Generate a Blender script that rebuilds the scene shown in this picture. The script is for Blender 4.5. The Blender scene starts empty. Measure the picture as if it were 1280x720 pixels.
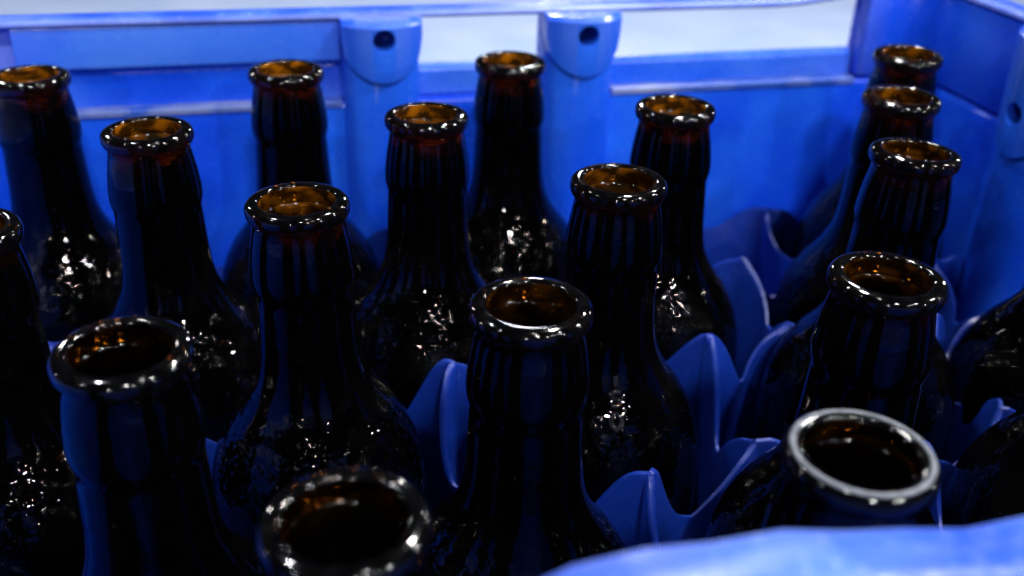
import bpy, bmesh, math, random
import numpy as np
from mathutils import Vector, Matrix
random.seed(4)
U=0.027
sc=bpy.context.scene
sc.view_settings.view_transform='Standard'; sc.view_settings.look='None'; sc.view_settings.exposure=0
col=sc.collection
# ---------------- camera ----------------
F=1265.5; yaw,pit,rol=0.2462,0.4993,0.0326; CP=np.array([-3.4471,-4.4984,3.9565])
fw=np.array([math.sin(yaw)*math.cos(pit),math.cos(yaw)*math.cos(pit),-math.sin(pit)])
r0=np.array([math.cos(yaw),-math.sin(yaw),0]); u0=np.cross(r0,fw)
cr=r0*math.cos(rol)+u0*math.sin(rol); cu=-r0*math.sin(rol)+u0*math.cos(rol)
def ray(px,py): return fw+cr*(px-640)/F-cu*(py-360)/F
def on_z(px,py,z):
    d=ray(px,py); t=(z-CP[2])/d[2]; return CP+d*t
def on_y(px,py,y):
    d=ray(px,py); t=(y-CP[1])/d[1]; return CP+d*t
def on_x(px,py,x):
    d=ray(px,py); t=(x-CP[0])/d[0]; return CP+d*t
cam=bpy.data.cameras.new('camera'); co=bpy.data.objects.new('camera',cam); col.objects.link(co)
M=Matrix(((cr[0],cu[0],-fw[0],CP[0]*U),(cr[1],cu[1],-fw[1],CP[1]*U),(cr[2],cu[2],-fw[2],CP[2]*U),(0,0,0,1)))
co.matrix_world=M; cam.sensor_width=36; cam.lens=36*F/1280; cam.clip_start=0.01; cam.clip_end=50
cam.dof.use_dof=True; cam.dof.focus_distance=9.6*U; cam.dof.aperture_fstop=11
sc.camera=co
# ---------------- materials ----------------
def newmat(n):
    m=bpy.data.materials.new(n); m.use_nodes=True; nt=m.node_tree; return m,nt,nt.nodes['Principled BSDF']
def N(nt,t,**k):
    n=nt.nodes.new(t)
    for a,b in k.items(): setattr(n,a,b)
    return n
def ramp(nt,fac,p0,c0,p1,c1):
    r=nt.nodes.new('ShaderNodeValToRGB'); e=r.color_ramp.elements
    e[0].position=p0;e[0].color=c0;e[1].position=p1;e[1].color=c1
    nt.links.new(fac,r.inputs[0]); return r.outputs[0]
def g(v): return (v,v,v,1)
def plastic(name,base,light,rough=0.34,worn=(.45,.52,.8,1),amt=.6,nscale=22,speck=.15,edge=.6):
    m,nt,b=newmat(name); L=nt.links.new
    tc=N(nt,'ShaderNodeTexCoord')
    n1=N(nt,'ShaderNodeTexNoise'); n1.inputs['Scale'].default_value=nscale; n1.inputs['Detail'].default_value=5
    L(tc.outputs['Object'],n1.inputs['Vector'])
    n2=N(nt,'ShaderNodeTexNoise'); n2.inputs['Scale'].default_value=420; n2.inputs['Detail'].default_value=5
    L(tc.outputs['Object'],n2.inputs['Vector'])
    mx=N(nt,'ShaderNodeMix',data_type='RGBA')
    mx.inputs['A'].default_value=(*base,1); mx.inputs['B'].default_value=(*light,1)
    f=ramp(nt,n1.outputs['Fac'],.40,g(0),.72,g(amt)); L(f,mx.inputs['Factor'])
    geo=N(nt,'ShaderNodeNewGeometry')
    pe=ramp(nt,geo.outputs['Pointiness'],.53,g(0),.62,g(edge))
    sp=ramp(nt,n2.outputs['Fac'],.62,g(0),.76,g(speck))
    ad=N(nt,'ShaderNodeMath',operation='ADD',use_clamp=True); L(pe,ad.inputs[0]); L(sp,ad.inputs[1])
    mu=N(nt,'ShaderNodeMath',operation='MULTIPLY'); L(ad.outputs[0],mu.inputs[0]); L(n1.outputs['Fac'],mu.inputs[1])
    mx2=N(nt,'ShaderNodeMix',data_type='RGBA'); L(mu.outputs[0],mx2.inputs['Factor']); L(mx.outputs['Result'],mx2.inputs['A'])
    mx2.inputs['B'].default_value=worn
    L(mx2.outputs['Result'],b.inputs['Base Color'])
    L(ramp(nt,n2.outputs['Fac'],.3,g(rough-.06),.7,g(rough+.1)),b.inputs['Roughness'])
    bp=N(nt,'ShaderNodeBump'); bp.inputs['Strength'].default_value=.2; bp.inputs['Distance'].default_value=.0008
    a2=N(nt,'ShaderNodeMath',operation='MULTIPLY_ADD'); L(n2.outputs['Fac'],a2.inputs[0]); a2.inputs[1].default_value=.15; L(n1.outputs['Fac'],a2.inputs[2])
    L(a2.outputs[0],bp.inputs['Height']); L(bp.outputs[0],b.inputs['Normal'])
    return m
blue=plastic('blue_plastic',(.005,.068,.78),(.02,.18,.94),.25)
blue_pil=plastic('pillar_plastic',(.006,.08,.80),(.04,.21,.94),.22,nscale=16)
blue_rim=plastic('worn_rim_plastic',(.006,.07,.62),(.09,.21,.78),.32,worn=(.55,.62,.85,1),amt=.8,nscale=38,speck=.6,edge=.9)
blue_lit=plastic('lit_blue_plastic',(.012,.11,.80),(.10,.28,.94),.28,amt=.8,nscale=12)  # paler copy of the blue; brightness of the lit upper wall painted in
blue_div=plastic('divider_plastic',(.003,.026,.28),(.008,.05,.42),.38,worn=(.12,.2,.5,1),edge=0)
pale=plastic('worn_blue_edge',(.02,.09,.5),(.34,.38,.55),.4,worn=(.55,.58,.66,1),amt=1,nscale=40,speck=.5)
def glass(name,tint,rough,top_glint=None,mouth_glow=0.0,ripple=True,dust_glint=.0,dcol=(.4,.42,.5,1),neck=.12,ior=1.45,bump=.05,rvar=.08):
    m,nt,b=newmat(name); L=nt.links.new
    b.inputs['Base Color'].default_value=(*tint,1); b.inputs['Transmission Weight'].default_value=1; b.inputs['IOR'].default_value=ior
    tc=N(nt,'ShaderNodeTexCoord')
    n2=N(nt,'ShaderNodeTexNoise'); n2.inputs['Scale'].default_value=260; n2.inputs['Detail'].default_value=6
    L(tc.outputs['Object'],n2.inputs['Vector'])
    L(ramp(nt,n2.outputs['Fac'],.40,g(rough),.75,g(rough+rvar)),b.inputs['Roughness'])
    n1=N(nt,'ShaderNodeTexNoise'); n1.inputs['Scale'].default_value=170; n1.inputs['Detail'].default_value=1.5
    mp=N(nt,'ShaderNodeMapping'); mp.inputs['Scale'].default_value=(1,1,1.6); L(tc.outputs['Object'],mp.inputs[0]); L(mp.outputs[0],n1.inputs['Vector'])
    bp=N(nt,'ShaderNodeBump'); bp.inputs['Distance'].default_value=.001
    sx=N(nt,'ShaderNodeSeparateXYZ'); L(tc.outputs['Object'],sx.inputs[0])
    def zr(a,b_,va,vb):
        mr=N(nt,'ShaderNodeMapRange'); mr.inputs['From Min'].default_value=a*U; mr.inputs['From Max'].default_value=b_*U
        mr.inputs['To Min'].default_value=va; mr.inputs['To Max'].default_value=vb; L(sx.outputs['Z'],mr.inputs['Value']); return mr.outputs[0]
    hsock=n1.outputs['Fac']
    if ripple:
        L(zr(-2.0,-2.5,neck,.62),bp.inputs['Strength'])
        n3=N(nt,'ShaderNodeTexNoise'); n3.inputs['Scale'].default_value=520; n3.inputs['Detail'].default_value=1
        L(tc.outputs['Object'],n3.inputs['Vector'])
        q=N(nt,'ShaderNodeMath',operation='MULTIPLY'); L(ramp(nt,n3.outputs['Fac'],.56,g(0),.72,g(1)),q.inputs[0]); L(zr(-1.9,-2.6,.02,.30),q.inputs[1])
        q2=N(nt,'ShaderNodeMath',operation='ADD'); L(q.outputs[0],q2.inputs[0]); L(n1.outputs['Fac'],q2.inputs[1]); hsock=q2.outputs[0]
    else: bp.inputs['Strength'].default_value=bump
    if top_glint:  # lighter tint below the lip, painted in as the amber glint there
        mx=N(nt,'ShaderNodeMix',data_type='RGBA'); mx.inputs['A'].default_value=(*top_glint,1); mx.inputs['B'].default_value=(*tint,1)
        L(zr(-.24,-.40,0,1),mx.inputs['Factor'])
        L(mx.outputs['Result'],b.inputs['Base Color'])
    L(hsock,bp.inputs['Height']); L(bp.outputs[0],b.inputs['Normal'])
    out=nt.nodes['Material Output']; last=b.outputs[0]
    if mouth_glow>0:  # diffuse colour standing in for light scattered in the mouth, fading with depth
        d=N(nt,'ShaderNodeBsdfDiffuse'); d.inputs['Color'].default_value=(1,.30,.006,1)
        mu=N(nt,'ShaderNodeMath',operation='MULTIPLY'); L(zr(-.03,-.45,mouth_glow,0),mu.inputs[0]); L(ramp(nt,n1.outputs['Fac'],.42,g(.1),.60,g(1)),mu.inputs[1])
        at=N(nt,'ShaderNodeAttribute'); at.attribute_type='OBJECT'; at.attribute_name='glow_amount'
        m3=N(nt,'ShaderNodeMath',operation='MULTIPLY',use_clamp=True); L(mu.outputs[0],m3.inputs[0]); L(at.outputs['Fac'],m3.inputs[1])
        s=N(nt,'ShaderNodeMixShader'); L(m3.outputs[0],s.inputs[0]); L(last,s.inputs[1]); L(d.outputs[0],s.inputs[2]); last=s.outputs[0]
    if dust_glint>0:
        d=N(nt,'ShaderNodeBsdfDiffuse'); d.inputs['Color'].default_value=dcol
        s=N(nt,'ShaderNodeMixShader'); L(ramp(nt,n2.outputs['Fac'],.40,g(dust_glint*.3),.75,g(dust_glint)),s.inputs[0]); L(last,s.inputs[1]); L(d.outputs[0],s.inputs[2]); last=s.outputs[0]
    L(last,out.inputs[0]); return m
g_out=glass('amber_glass',(.022,.0068,.0004),.02,top_glint=(.45,.16,.006),dust_glint=.002,ior=1.32,rvar=.03)
g_in=glass('amber_glass_inside_glow',(.09,.028,.002),.06,mouth_glow=.11,ripple=False,ior=1.28,bump=.03)
g_lip=glass('lip_glass',(.022,.0065,.0006),.05,ripple=False,dust_glint=.006,ior=1.42,bump=.0,rvar=.05)
g_mark=glass('raised_glass',(.05,.015,.002),.06,ripple=False,dust_glint=.06)  # pale diffuse share stands in for glints on the raised marks
m_white,nt,b=newmat('scuffed_white_ring')
n2=N(nt,'ShaderNodeTexNoise'); n2.inputs['Scale'].default_value=400; tc=N(nt,'ShaderNodeTexCoord'); nt.links.new(tc.outputs['Object'],n2.inputs['Vector'])
nt.links.new(ramp(nt,n2.outputs['Fac'],.3,(.07,.08,.10,1),.7,(.20,.21,.25,1)),b.inputs['Base Color']); b.inputs['Roughness'].default_value=.5
m_bg,nt,b=newmat('pale_concrete')
n2=N(nt,'ShaderNodeTexNoise'); n2.inputs['Scale'].default_value=9; n2.inputs['Detail'].default_value=8; tc=N(nt,'ShaderNodeTexCoord'); nt.links.new(tc.outputs['Object'],n2.inputs['Vector'])
nt.links.new(ramp(nt,n2.outputs['Fac'],.3,(.36,.47,.74,1),.7,(.48,.58,.83,1)),b.inputs['Base Color']); b.inputs['Roughness'].default_value=.7
# ---------------- helpers ----------------
def mkobj(name,verts,faces,mats,parent=None,smooth=True,fm=None):
    me=bpy.data.meshes.new(name)
    me.from_pydata([tuple(c*U for c in v) for v in verts],[],faces)
    for m in mats: me.materials.append(m)
    if fm:
        for p,i in zip(me.polygons,fm): p.material_index=i
    bm=bmesh.new(); bm.from_mesh(me); bmesh.ops.remove_doubles(bm,verts=bm.verts,dist=1e-7); bmesh.ops.recalc_face_normals(bm,faces=bm.faces); bm.to_mesh(me); bm.free()
    for p in me.polygons: p.use_smooth=smooth
    o=bpy.data.objects.new(name,me); col.objects.link(o)
    if parent: o.parent=parent
    return o
def catmull(pts,n):
    P=[pts[0]]+list(pts)+[pts[-1]]; out=[]
    for k in range(1,len(P)-2):
        a,b_,c,d=[np.array(q,float) for q in P[k-1:k+3]]
        for s in range(n):
            t=s/n; out.append(tuple(.5*((2*b_)+(-a+c)*t+(2*a-5*b_+4*c-d)*t*t+(-a+3*b_-3*c+d)*t**3)))
    out.append(tuple(pts[-1])); return out
def lathe(prof,closed,seg=72):
    n=len(prof); V=[];Fc=[]
    for (r,z) in prof:
        for s in range(seg):
            a=2*math.pi*s/seg; V.append((r*math.cos(a),r*math.sin(a),z))
    m=n if closed else n-1
    for i in range(m):
        j=(i+1)%n
        for s in range(seg):
            t=(s+1)%seg; Fc.append((i*seg+s,i*seg+t,j*seg+t,j*seg+s))
    return V,Fc
# ---------------- bottle ----------------
OUT=[(.45,-.185),(.447,-.24),(.455,-.30),(.474,-.41),(.496,-.55),(.511,-.69),(.515,-.78),(.510,-.85),(.496,-.91),(.488,-.96),(.488,-1.02),(.492,-1.10),(.501,-1.3),(.514,-1.55),(.538,-1.78),(.592,-2.00),(.71,-2.24),(.88,-2.47),(1.02,-2.72),(1.12,-3.0),(1.18,-3.4),(1.195,-3.9)]
IN=[(.365,-.185),(.36,-.5),(.36,-.8),(.355,-1.0),(.365,-1.25),(.38,-1.5),(.41,-1.78),(.475,-2.04),(.60,-2.30),(.77,-2.54),(.91,-2.80),(1.01,-3.08),(1.07,-3.5),(1.09,-3.95)]
po=catmull(OUT,4)+[(1.2,-5),(1.2,-7.3),(1.18,-7.8),(1.08,-8.05),(.9,-8.1),(.4,-7.9),(.0005,-7.85)]
pi=catmull(IN,4)+[(1.1,-5),(1.1,-7.3),(1.05,-7.6),(.9,-7.75),(.4,-7.6),(.0005,-7.55)]
def radius_at(z):
    for a,b_ in zip(po[:-1],po[1:]):
        if a[1]>=z>=b_[1] and a[1]!=b_[1]:
            t=(a[1]-z)/(a[1]-b_[1]); return a[0]+(b_[0]-a[0])*t
    return 1.2
Vo,Fo=lathe(po,False); Vi,Fi=lathe(pi,False); n=len(Vo); seg=72
V=Vo+Vi; Fc=Fo+[tuple(a+n for a in f) for f in Fi]+[(s,(s+1)%seg,n+(s+1)%seg,n+s) for s in range(seg)]
fm=[0]*len(Fo)+[1]*len(Fi)+[0]*seg
ctrl=[(.366,-.182),(.358,-.13),(.358,-.05),(.371,-.012),(.395,0),(.440,-.003),(.478,-.018),(.498,-.052),(.501,-.095),(.494,-.135),(.470,-.168),(.42,-.182)]
lp=catmull(ctrl+[ctrl[0]],3)[:-1]
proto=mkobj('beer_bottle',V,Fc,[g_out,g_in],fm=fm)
lv,lf=lathe(lp,True)
lfm=[]
for i in range(len(lp)):
    r=(lp[i][0]+lp[(i+1)%len(lp)][0])/2
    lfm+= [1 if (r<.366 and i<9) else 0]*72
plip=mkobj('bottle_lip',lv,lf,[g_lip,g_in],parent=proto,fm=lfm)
S={'P':(0,0,1078,563),'O':(1,0,431,647),'L':(0,1,1111,343),'M':(1,1,664,378),'N':(2,1,151,434),
'K':(0,2,1146,187),'G':(1,2,774,223),'D':(2,2,371,249),'Q':(3,2,-50,283),'J':(0,3,1128,119),'H':(1,3,845,131),
'E':(2,3,533,141),'B':(3,3,183,160),'I':(0,4,1136,66),'F':(2,4,638,74),'C':(3,4,357,85),'A':(4,4,35,92),
'R1':(-1,2,None,None),'R2':(-1,1,None,None),'R3':(-1,0,None,None),'R4':(-2,0,None,None),'Z':(2,0,None,None)}
MOUTH_GLOW={'P':.03,'O':.03,'N':.04,'M':.2,'L':.4,'K':.9,'G':1.0,'D':1.1,'J':1.5,'H':2.6,'E':2.6,'B':2.2,'I':2.0,'F':3.0,'C':3.2,'A':2.4}  # per-bottle strength of the painted mouth glow, weakest on the near bottles
LA,LB,LS=3.1623,2.2652,1.5489
def lat(i,j): return (-LA*i+LS*j,LB*j)
LBL={'P':"dark brown glass beer bottle with scuffed pale ring around its mouth",
'G':"dark brown beer bottle with embossed marks down its glass shoulder",
'H':"dark brown beer bottle with raised lettering on shoulder, beside empty cell",
'F':"open dark brown beer bottle standing against the crate's rear wall",
'C':"open dark brown beer bottle standing against the crate's rear wall",
'A':"open dark brown beer bottle standing against the crate's rear wall",
'I':"open dark brown beer bottle tucked into the crate's corner"}
bott={}
first=True
for k,(i,j,x,y) in S.items():
    if first: o,l=proto,plip; first=False
    else:
        o=proto.copy(); l=plip.copy(); col.objects.link(o); col.objects.link(l); l.parent=o
    bx,by=lat(i,j)
    if x is None:
        rx,ry=bx+.1,by
        if k in('R1','R2'): bx-=.55; rx-=.2
        if k=='R3': bx-=.2
    else:
        q=on_z(x,y,0); rx,ry=q[0],q[1]
        bx=bx*.62+rx*.38; by=by*.62+ry*.38
    ax=Vector((rx-bx,ry-by,8.1)).normalized()
    rot=Vector((0,0,1)).rotation_difference(ax).to_matrix().to_4x4()
    o.matrix_world=Matrix.Translation((rx*U,ry*U,0))@rot@Matrix.Rotation(random.uniform(0,6.28),4,'Z')
    o['label']=LBL.get(k,"open dark brown glass beer bottle standing in blue crate"); o['category']='bottle'; o['group']='empty beer bottles in the crate'
    o['glow_amount']=float(MOUTH_GLOW.get(k,.5)); l['glow_amount']=float(MOUTH_GLOW.get(k,.5))
    bott[k]=o
rp=[(.416,.000),(.424,.007),(.437,.009),(.450,.004),(.459,-.008),(.43,-.02)]
rv,rf=lathe(catmull(rp+[rp[0]],3)[:-1],True)
wr=mkobj('worn_ring',rv,rf,[m_white],parent=bott['P'])
def strokes_mesh(strokes,ang0,zc,rt=.022):
    V=[];Fc=[]
    for st in strokes:
        pts=[];dense=[]
        for a,b_ in zip(st[:-1],st[1:]):
            for s in range(4): dense.append((a[0]+(b_[0]-a[0])*s/4,a[1]+(b_[1]-a[1])*s/4))
        dense.append(st[-1])
        for (u_,v_) in dense:
            z=zc+v_*.8; r=radius_at(z); a=ang0+u_/r
            pts.append(Vector((r*math.cos(a),r*math.sin(a),z)))
        for k,p in enumerate(pts):
            t=(pts[min(k+1,len(pts)-1)]-pts[max(k-1,0)]).normalized()
            nrm=Vector((p.x,p.y,.5)).normalized(); s_=t.cross(nrm).normalized()
            base=len(V)
            for c in range(8):
                an=c*math.pi/4; V.append(tuple(p+s_*math.cos(an)*rt*1.2+nrm*math.sin(an)*rt))
            if k>0:
                for c in range(8): Fc.append((base-8+c,base-8+(c+1)%8,base+(c+1)%8,base+c))
            if k==0: Fc.append(tuple(range(base+7,base-1,-1)))
            if k==len(pts)-1: Fc.append(tuple(range(base,base+8)))
    return V,Fc
def letter(ch,ox,oy,s):
    G={'L':[[(0,1),(0,0),(.6,0)]],'S':[[(.6,.9),(.3,1),(0,.8),(.1,.55),(.5,.45),(.6,.2),(.3,0),(0,.1)]],'P':[[(0,0),(0,1),(.5,.95),(.55,.6),(0,.5)]],
    'O':[[(.3,1),(0,.7),(0,.3),(.3,0),(.6,.3),(.6,.7),(.3,1)]],'N':[[(0,0),(0,1),(.6,0),(.6,1)]],'I':[[(0,0),(0,1)]],'R':[[(0,0),(0,1),(.5,.95),(.55,.6),(0,.5),(.6,0)]]}
    return [[(ox+p[0]*s,oy+p[1]*s) for p in st] for st in G[ch]]
def emboss(k,sts,px,zc,rt=.022):
    o=bott[k]; inv=o.matrix_world.to_3x3().inverted()
    d=inv@Vector((math.cos(px),math.sin(px),0)); a=math.atan2(d.y,d.x)
    v,f=strokes_mesh(sts,a,zc,rt); mkobj('embossed_mark',v,f,[g_mark],parent=o)
emboss('G',letter('I',.0,.14,.13)+letter('S',-.05,-.09,.17)+letter('O',-.06,-.34,.19),math.atan2(CP[1]-4.5,CP[0]+.1)+.22,-2.24,.023)
emboss('H',sum([letter(c,-.55+.17*q,0,.12) for q,c in enumerate('LISO')],[])+sum([letter(c,-.5+.17*q,-.2,.12) for q,c in enumerate('NIPR')],[]),math.atan2(CP[1]-6.8,CP[0]-1.5)+.45,-2.35,.018)
# ---------------- crate ----------------
X0,X1,Y0,Y1,RC=-7.95,7.55,-1.24,10.75,.75; ZB=-8.35
crate=bpy.data.objects.new('bottle_crate',None); col.objects.link(crate); crate.location=(0,4.6*U,ZB*U)
crate['label']="blue plastic bottle crate with honeycomb dividers and scuffed rim"; crate['category']='crate'
def fixparent(o):
    o.parent=crate; o.matrix_parent_inverse=Matrix.Translation(-crate.location)
def fullpath():
    P=[]
    cs=[((X1-RC,Y1-RC),90,0),((X1-RC,Y0+RC),0,-90),((X0+RC,Y0+RC),-90,-180),((X0+RC,Y1-RC),180,90)]
    for q,((cx,cy),a0,a1) in enumerate(cs):
        for s in range(13):
            a=math.radians(a0+(a1-a0)*s/12); nx,ny=math.cos(a),math.sin(a); P.append((cx+RC*nx,cy+RC*ny,nx,ny))
        nc=cs[(q+1)%4]; a=math.radians(nc[1]); nx,ny=math.cos(a),math.sin(a)
        e=(nc[0][0]+RC*nx,nc[0][1]+RC*ny); s0=P[-1]
        for s in range(1,40): P.append((s0[0]+(e[0]-s0[0])*s/40,s0[1]+(e[1]-s0[1])*s/40,nx,ny))
    return P
FP=fullpath()
def sweep(path,prof,closed,zf=None):
    V=[];Fc=[];m=len(prof)
    for (x,y,nx,ny) in path:
        for (o,z) in prof: V.append((x+nx*o,y+ny*o,z+(zf(x,y) if zf and z>-.9 else 0)))
    n=len(path)
    for i in range(n if closed else n-1):
        j=(i+1)%n
        for k in range(m):
            l=(k+1)%m; Fc.append((i*m+k,i*m+l,j*m+l,j*m+k))
    if not closed: Fc+= [tuple(range(m)),tuple((n-1)*m+k for k in reversed(range(m)))]
    return V,Fc
def bevel(o,w,seg=2,ang=35):
    b=o.modifiers.new('bevel','BEVEL'); b.width=w*U; b.segments=seg; b.limit_method='ANGLE'; b.angle_limit=math.radians(ang)
def addc(name,V,Fc,mat=blue,bev=.03,smooth=True):
    o=mkobj(name,V,Fc,[mat]); fixparent(o)
    if bev: bevel(o,bev)
    if smooth: o.data.set_sharp_from_angle(angle=math.radians(40))
    return o
def ss(t): t=min(max(t,0),1); return t*t*(3-2*t)
def zf(x,y):
    w=ss((Y0+2.5-y)/2.5)
    return w*(.21+.19*ss((.2-x)/2.0)-.5*ss((-2.1-x)/1.2)+.012*math.sin(x*9)+.014*math.sin(x*4.3))+.24*ss((x-4.6)/2.6)*ss((y-3)/4)
addc('crate_wall',*sweep(FP,[(.02,ZB),(0,-1.16),(.05,-1.10),(.08,-1.09),(.42,-1.10),(.45,ZB)],True))
rimprof=[(-.02,.19),(-.045,.225),(-.03,.265),(.04,.295),(.22,.31),(.36,.295),(.42,.26),(.43,.16),(.40,.13),(.30,.155)]
rim=addc('crate_rim',*sweep(FP,rimprof,True,zf),mat=blue_rim,bev=0)
h1=on_y(481,53,10.15); h2=on_y(738,47,10.15); PX1,PX2=h1[0],h2[0]
xe=on_y(1072,40,10.9)[0]
def backseg(xa,xb,n=6): return [(xa+(xb-xa)*s/n,Y1,0,1) for s in range(n+1)]
startpts=[p for p in FP if p[3]>.999 and p[0]>=xe+.05]; rest=[p for p in FP if not p[3]>.999]; endpts=[p for p in FP if p[3]>.999 and p[0]<PX1-.45]
startpts.sort(key=lambda p:p[0]); endpts.sort(key=lambda p:p[0])
pathA=[(xe,Y1,0,1)]+startpts+rest+endpts+[(PX1-.45,Y1,0,1)]
addc('crate_wall_upper',*sweep(pathA,[(.32,-1.08),(.32,.20),(.385,.20),(.385,-1.08)],False,zf),bev=0)
pathR=[(xe+.04,Y1,0,1)]+startpts[1:]+[p for p in rest if p[0]>X1-RC-.01 and p[1]>Y0+2.6]
addc('crate_panel',*sweep(pathR,[(.03,-1.05),(.0,-1.0),(.0,.14),(.02,.185),(.318,.185),(.318,-1.05)],False,zf),bev=.06)
addc('crate_wall_strip',*sweep(backseg(PX1-.45,xe),[(.20,-1.08),(.22,-.70),(.28,-.64),(.385,-.60),(.385,-1.08)],False),mat=blue_lit,bev=.02)
addc('crate_wall_step',*sweep(backseg(X0+1.2,PX1-.5),[(.2,-1.08),(.2,-.55),(.25,-.50),(.318,-.50),(.318,-1.08)],False),bev=.02)
addc('crate_panel',*sweep(backseg(X0+1.0,PX1-.6),[(.06,-.45),(.03,-.41),(.03,.12),(.05,.185),(.318,.185),(.318,-.45)],False),mat=blue_lit,bev=.02)  # added panel; its paler colour carries the glow below the rim
for xa,xb in ((X0+1.6,PX1-.62),(PX2+.62,xe+.0)):
    addc('crate_ledge',*sweep(backseg(xa,xb,20),[(-.04,-1.15),(-.04,-1.06),(.02,-1.04),(.19,-1.04),(.19,-1.085),(-.003,-1.085),(-.003,-1.15)],False),mat=pale,bev=.015)
addc('crate_floor',[(X0,Y0,ZB),(X1,Y0,ZB),(X1,Y1,ZB),(X0,Y1,ZB),(X0,Y0,ZB+.2),(X1,Y0,ZB+.2),(X1,Y1,ZB+.2),(X0,Y1,ZB+.2)],[(0,1,2,3),(4,5,6,7),(0,1,5,4),(1,2,6,5),(2,3,7,6),(3,0,4,7)],bev=0)
def pillar(cx,cy,ang,hz,dz=0):
    sec=[(-.62,.30),(-.61,.10),(-.585,-.08),(-.50,-.24),(-.36,-.345),(-.18,-.405),(0,-.42),(.18,-.405),(.36,-.345),(.50,-.24),(.585,-.08),(.61,.10),(.62,.30)]
    sec=catmull(sec,3); V=[];Fc=[]
    zs=[ZB,-3,-1.2,-.6,.17+dz]; m=len(sec)
    for z in zs:
        k=1-.03*(z+8)/8
        V+=[(x*k,y,z) for x,y in sec]
    for i in range(len(zs)-1):
        for k in range(m): l=(k+1)%m; Fc.append((i*m+k,i*m+l,(i+1)*m+l,(i+1)*m+k))
    Fc+=[tuple(range(m)),tuple((len(zs)-1)*m+k for k in reversed(range(m)))]
    o=mkobj('crate_pillar',V,Fc,[blue_pil],smooth=True)
    W=.60; cols=28; T=[];Ft=[]
    zl=hz-.06
    for s in range(cols+1):
        x=-W+2*W*s/cols; zb=zl-.58*math.sqrt(max(1-(x/W)**2,0.0))
        yf=-.56+.26*(x/W)**2; zt=.225+dz
        T+=[(x,yf+.06,zt),(x,yf,zt-.06),(x,yf+.04,zb),(x,yf+.20,zb-.02),(x,.25,zt-.04),(x,.25,zt)]
    for s in range(cols):
        for k in range(6): l=(k+1)%6; Ft.append((s*6+k,s*6+l,s*6+6+l,s*6+6+k))
    Ft+=[tuple(range(6)),tuple(cols*6+k for k in (5,4,3,2,1,0))]
    t=mkobj('crate_tab',T,Ft,[blue_pil],smooth=True)
    bm=bmesh.new(); bmesh.ops.create_cone(bm,cap_ends=True,segments=32,radius1=.165*U,radius2=.165*U,depth=.9*U)
    me=bpy.data.meshes.new('cutter'); bm.to_mesh(me); bm.free(); c=bpy.data.objects.new('cutter',me); col.objects.link(c)
    c.matrix_world=Matrix.Translation((0,-.35*U,hz*U))@Matrix.Rotation(math.pi/2,4,'X')
    for ob in (o,t):
        md=ob.modifiers.new('b','BOOLEAN'); md.object=c; md.operation='DIFFERENCE'; md.solver='EXACT'
        if ob is t: bevel(ob,.04,3,50)
    bpy.context.view_layer.update()
    dg=bpy.context.evaluated_depsgraph_get()
    for ob in (o,t):
        nm=bpy.data.meshes.new_from_object(ob.evaluated_get(dg)); ob.modifiers.clear(); ob.data=nm
        for p in nm.polygons: p.use_smooth=True
        nm.set_sharp_from_angle(angle=math.radians(32))
        ob.matrix_world=Matrix.Translation((cx*U,cy*U,0))@Matrix.Rotation(ang,4,'Z')
        fixparent(ob)
    bpy.data.objects.remove(c)
pillar(PX1,Y1,0,h1[2]); pillar(PX2,Y1,0,h2[2])
h3=on_x(1272,142,7.1); pillar(X1,h3[1],-math.pi/2,h3[2],zf(X1,h3[1]))
# ---------------- honeycomb divider ----------------
nodes={}
for i in range(-4,6):
    for j in range(-3,7):
        a,b_,c,d=lat(i,j),lat(i,j+1),lat(i+1,j+1),lat(i+1,j)
        nodes[('u',i,j)]=((a[0]+b_[0]+c[0])/3,(a[1]+b_[1]+c[1])/3)
        nodes[('l',i,j)]=((a[0]+d[0]+c[0])/3,(a[1]+d[1]+c[1])/3)
def nb(k):
    t,i,j=k
    return [('l',i,j),('l',i-1,j),('l',i,j+1)] if t=='u' else [('u',i,j),('u',i+1,j),('u',i,j-1)]
def inside(p): return X0+.15<p[0]<X1-.15 and Y0+.15<p[1]<Y1-.15
zpk={k:-2.50+random.uniform(-.16,.06)-(.28 if k[0]=='u' else 0)-.5*min(max((-1.9-nodes[k][0])/1.5,0),1)-.35*min(max((nodes[k][1]-7.0)/2,0),1)-.2*min(max((nodes[k][0]-4.2)/1.5,0),1) for k in nodes}
V=[];Fc=[]
ZM=-3.6
def wallseg(p,q,zp,zq,half,bend):
    p=np.array(p);q=np.array(q); L=np.linalg.norm(q-p); d=(q-p)/L; nn=np.array([-d[1],d[0]]); n=24
    base=len(V); zm=ZM+random.uniform(-.15,.3); ph=random.uniform(0,6); lean=random.uniform(-.14,.14)
    for s in range(n+1):
        t=s/n; h=abs(1-2*t); zt=zp if t<.5 else zq
        if half: h=1-t; zt=zp
        hh=(.5-.5*math.cos(math.pi*h))*.9+.1*h
        z=zm+(zt-zm)*hh+.07*math.sin(9*t+ph)*min(1,4*(1-h)*h*2)
        th=.03+.03*h
        for sg,zz in ((1,ZB+.2),(1,-4.2),(1,z-.05),(.5,z),(-.5,z),(-1,z-.05),(-1,-4.2),(-1,ZB+.2)):
            bw=bend*math.sin(math.pi*2*t)*(1.8 if zz>-4 else .3)+ (lean*math.sin(math.pi*t) if zz>-4 else 0)
            cc=p+(q-p)*t+nn*bw
            V.append((cc[0]+nn[0]*th*sg,cc[1]+nn[1]*th*sg,zz))
    for s in range(n):
        for k in range(8):
            l=(k+1)%8; Fc.append((base+s*8+k,base+s*8+l,base+(s+1)*8+l,base+(s+1)*8+k))
    Fc.append(tuple(base+k for k in range(8))); Fc.append(tuple(base+n*8+7-k for k in range(8)))
done=set()
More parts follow.
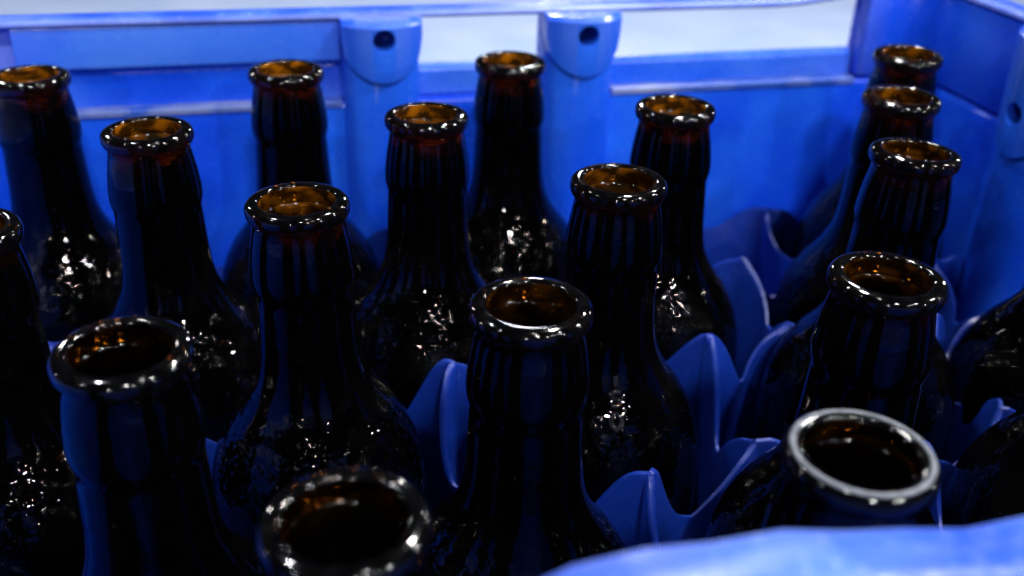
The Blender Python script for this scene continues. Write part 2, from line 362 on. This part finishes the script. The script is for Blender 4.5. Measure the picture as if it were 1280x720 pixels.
for k,p in nodes.items():
    if not inside(p): continue
    for q in nb(k):
        if q not in nodes: continue
        if inside(nodes[q]):
            if (q,k) in done: continue
            done.add((k,q)); wallseg(p,nodes[q],zpk[k],zpk[q],False,random.choice((-1,1))*random.uniform(.04,.09))
        else:
            e=np.array(nodes[q]); pp=np.array(p); d=e-pp; t=1
            for ax,(lo,hi) in enumerate(((X0,X1),(Y0,Y1))):
                if e[ax]<lo: t=min(t,(lo-pp[ax])/d[ax])
                if e[ax]>hi: t=min(t,(hi-pp[ax])/d[ax])
            wallseg(p,pp+d*t,zpk[k],ZM,True,0)
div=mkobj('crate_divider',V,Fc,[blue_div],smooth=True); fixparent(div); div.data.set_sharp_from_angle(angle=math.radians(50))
# ---------------- setting ----------------
fl=mkobj('floor',[(-150,-100,ZB-.02),(150,-100,ZB-.02),(150,250,ZB-.02),(-150,250,ZB-.02)],[(0,1,2,3)],[m_bg],smooth=False); fl['kind']='structure'
# ---------------- light ----------------
w=bpy.data.worlds.new('World'); sc.world=w; w.use_nodes=True
w.node_tree.nodes['Background'].inputs[0].default_value=(.55,.62,.8,1); w.node_tree.nodes['Background'].inputs[1].default_value=.015
def area(loc,tgt,sx,sy,p,c=(1,1,1)):
    l=bpy.data.lights.new('area_light','AREA'); l.shape='RECTANGLE'; l.size=sx; l.size_y=sy; l.energy=p; l.color=c
    o=bpy.data.objects.new('area_light',l); col.objects.link(o); o.location=loc
    o.rotation_euler=(Vector(tgt)-Vector(loc)).to_track_quat('-Z','Y').to_euler()
T=(0,.12,0)
area((.45,.95,1.3),T,.09,.09,15,(1,.98,.95))
area((-.5,.85,1.3),T,.07,.07,6,(.9,.95,1))
area((1.1,.3,1.0),T,.07,.07,5,(.95,.97,1))
area((.75,-.45,1.2),T,.14,.06,10,(.92,.96,1))
area((.0,-.85,1.1),T,.10,.10,11,(1,1,1))  # unseen front light, added to brighten the back wall
area((-.95,.0,1.1),T,.07,.07,2.5,(.9,.95,1))
area((.1,.25,1.4),T,.07,.07,2.5,(1,1,1))
for (az,el,p) in ((75,20,1.6),(35,16,1.6),(-5,22,1.8),(-45,18,2.6),(-75,26,3.4),(-112,20,2.8),(115,24,1.4),(160,18,.8),(55,34,1.6),(10,40,1.6),(-60,42,2.2)):  # small low lights with no known source, added for glints on the glass
    a=math.radians(az); e=math.radians(el); d=1.5
    area((T[0]+d*math.cos(a)*math.cos(e),T[1]+d*math.sin(a)*math.cos(e),d*math.sin(e)),T,.045,.045,p,(1,1,1))
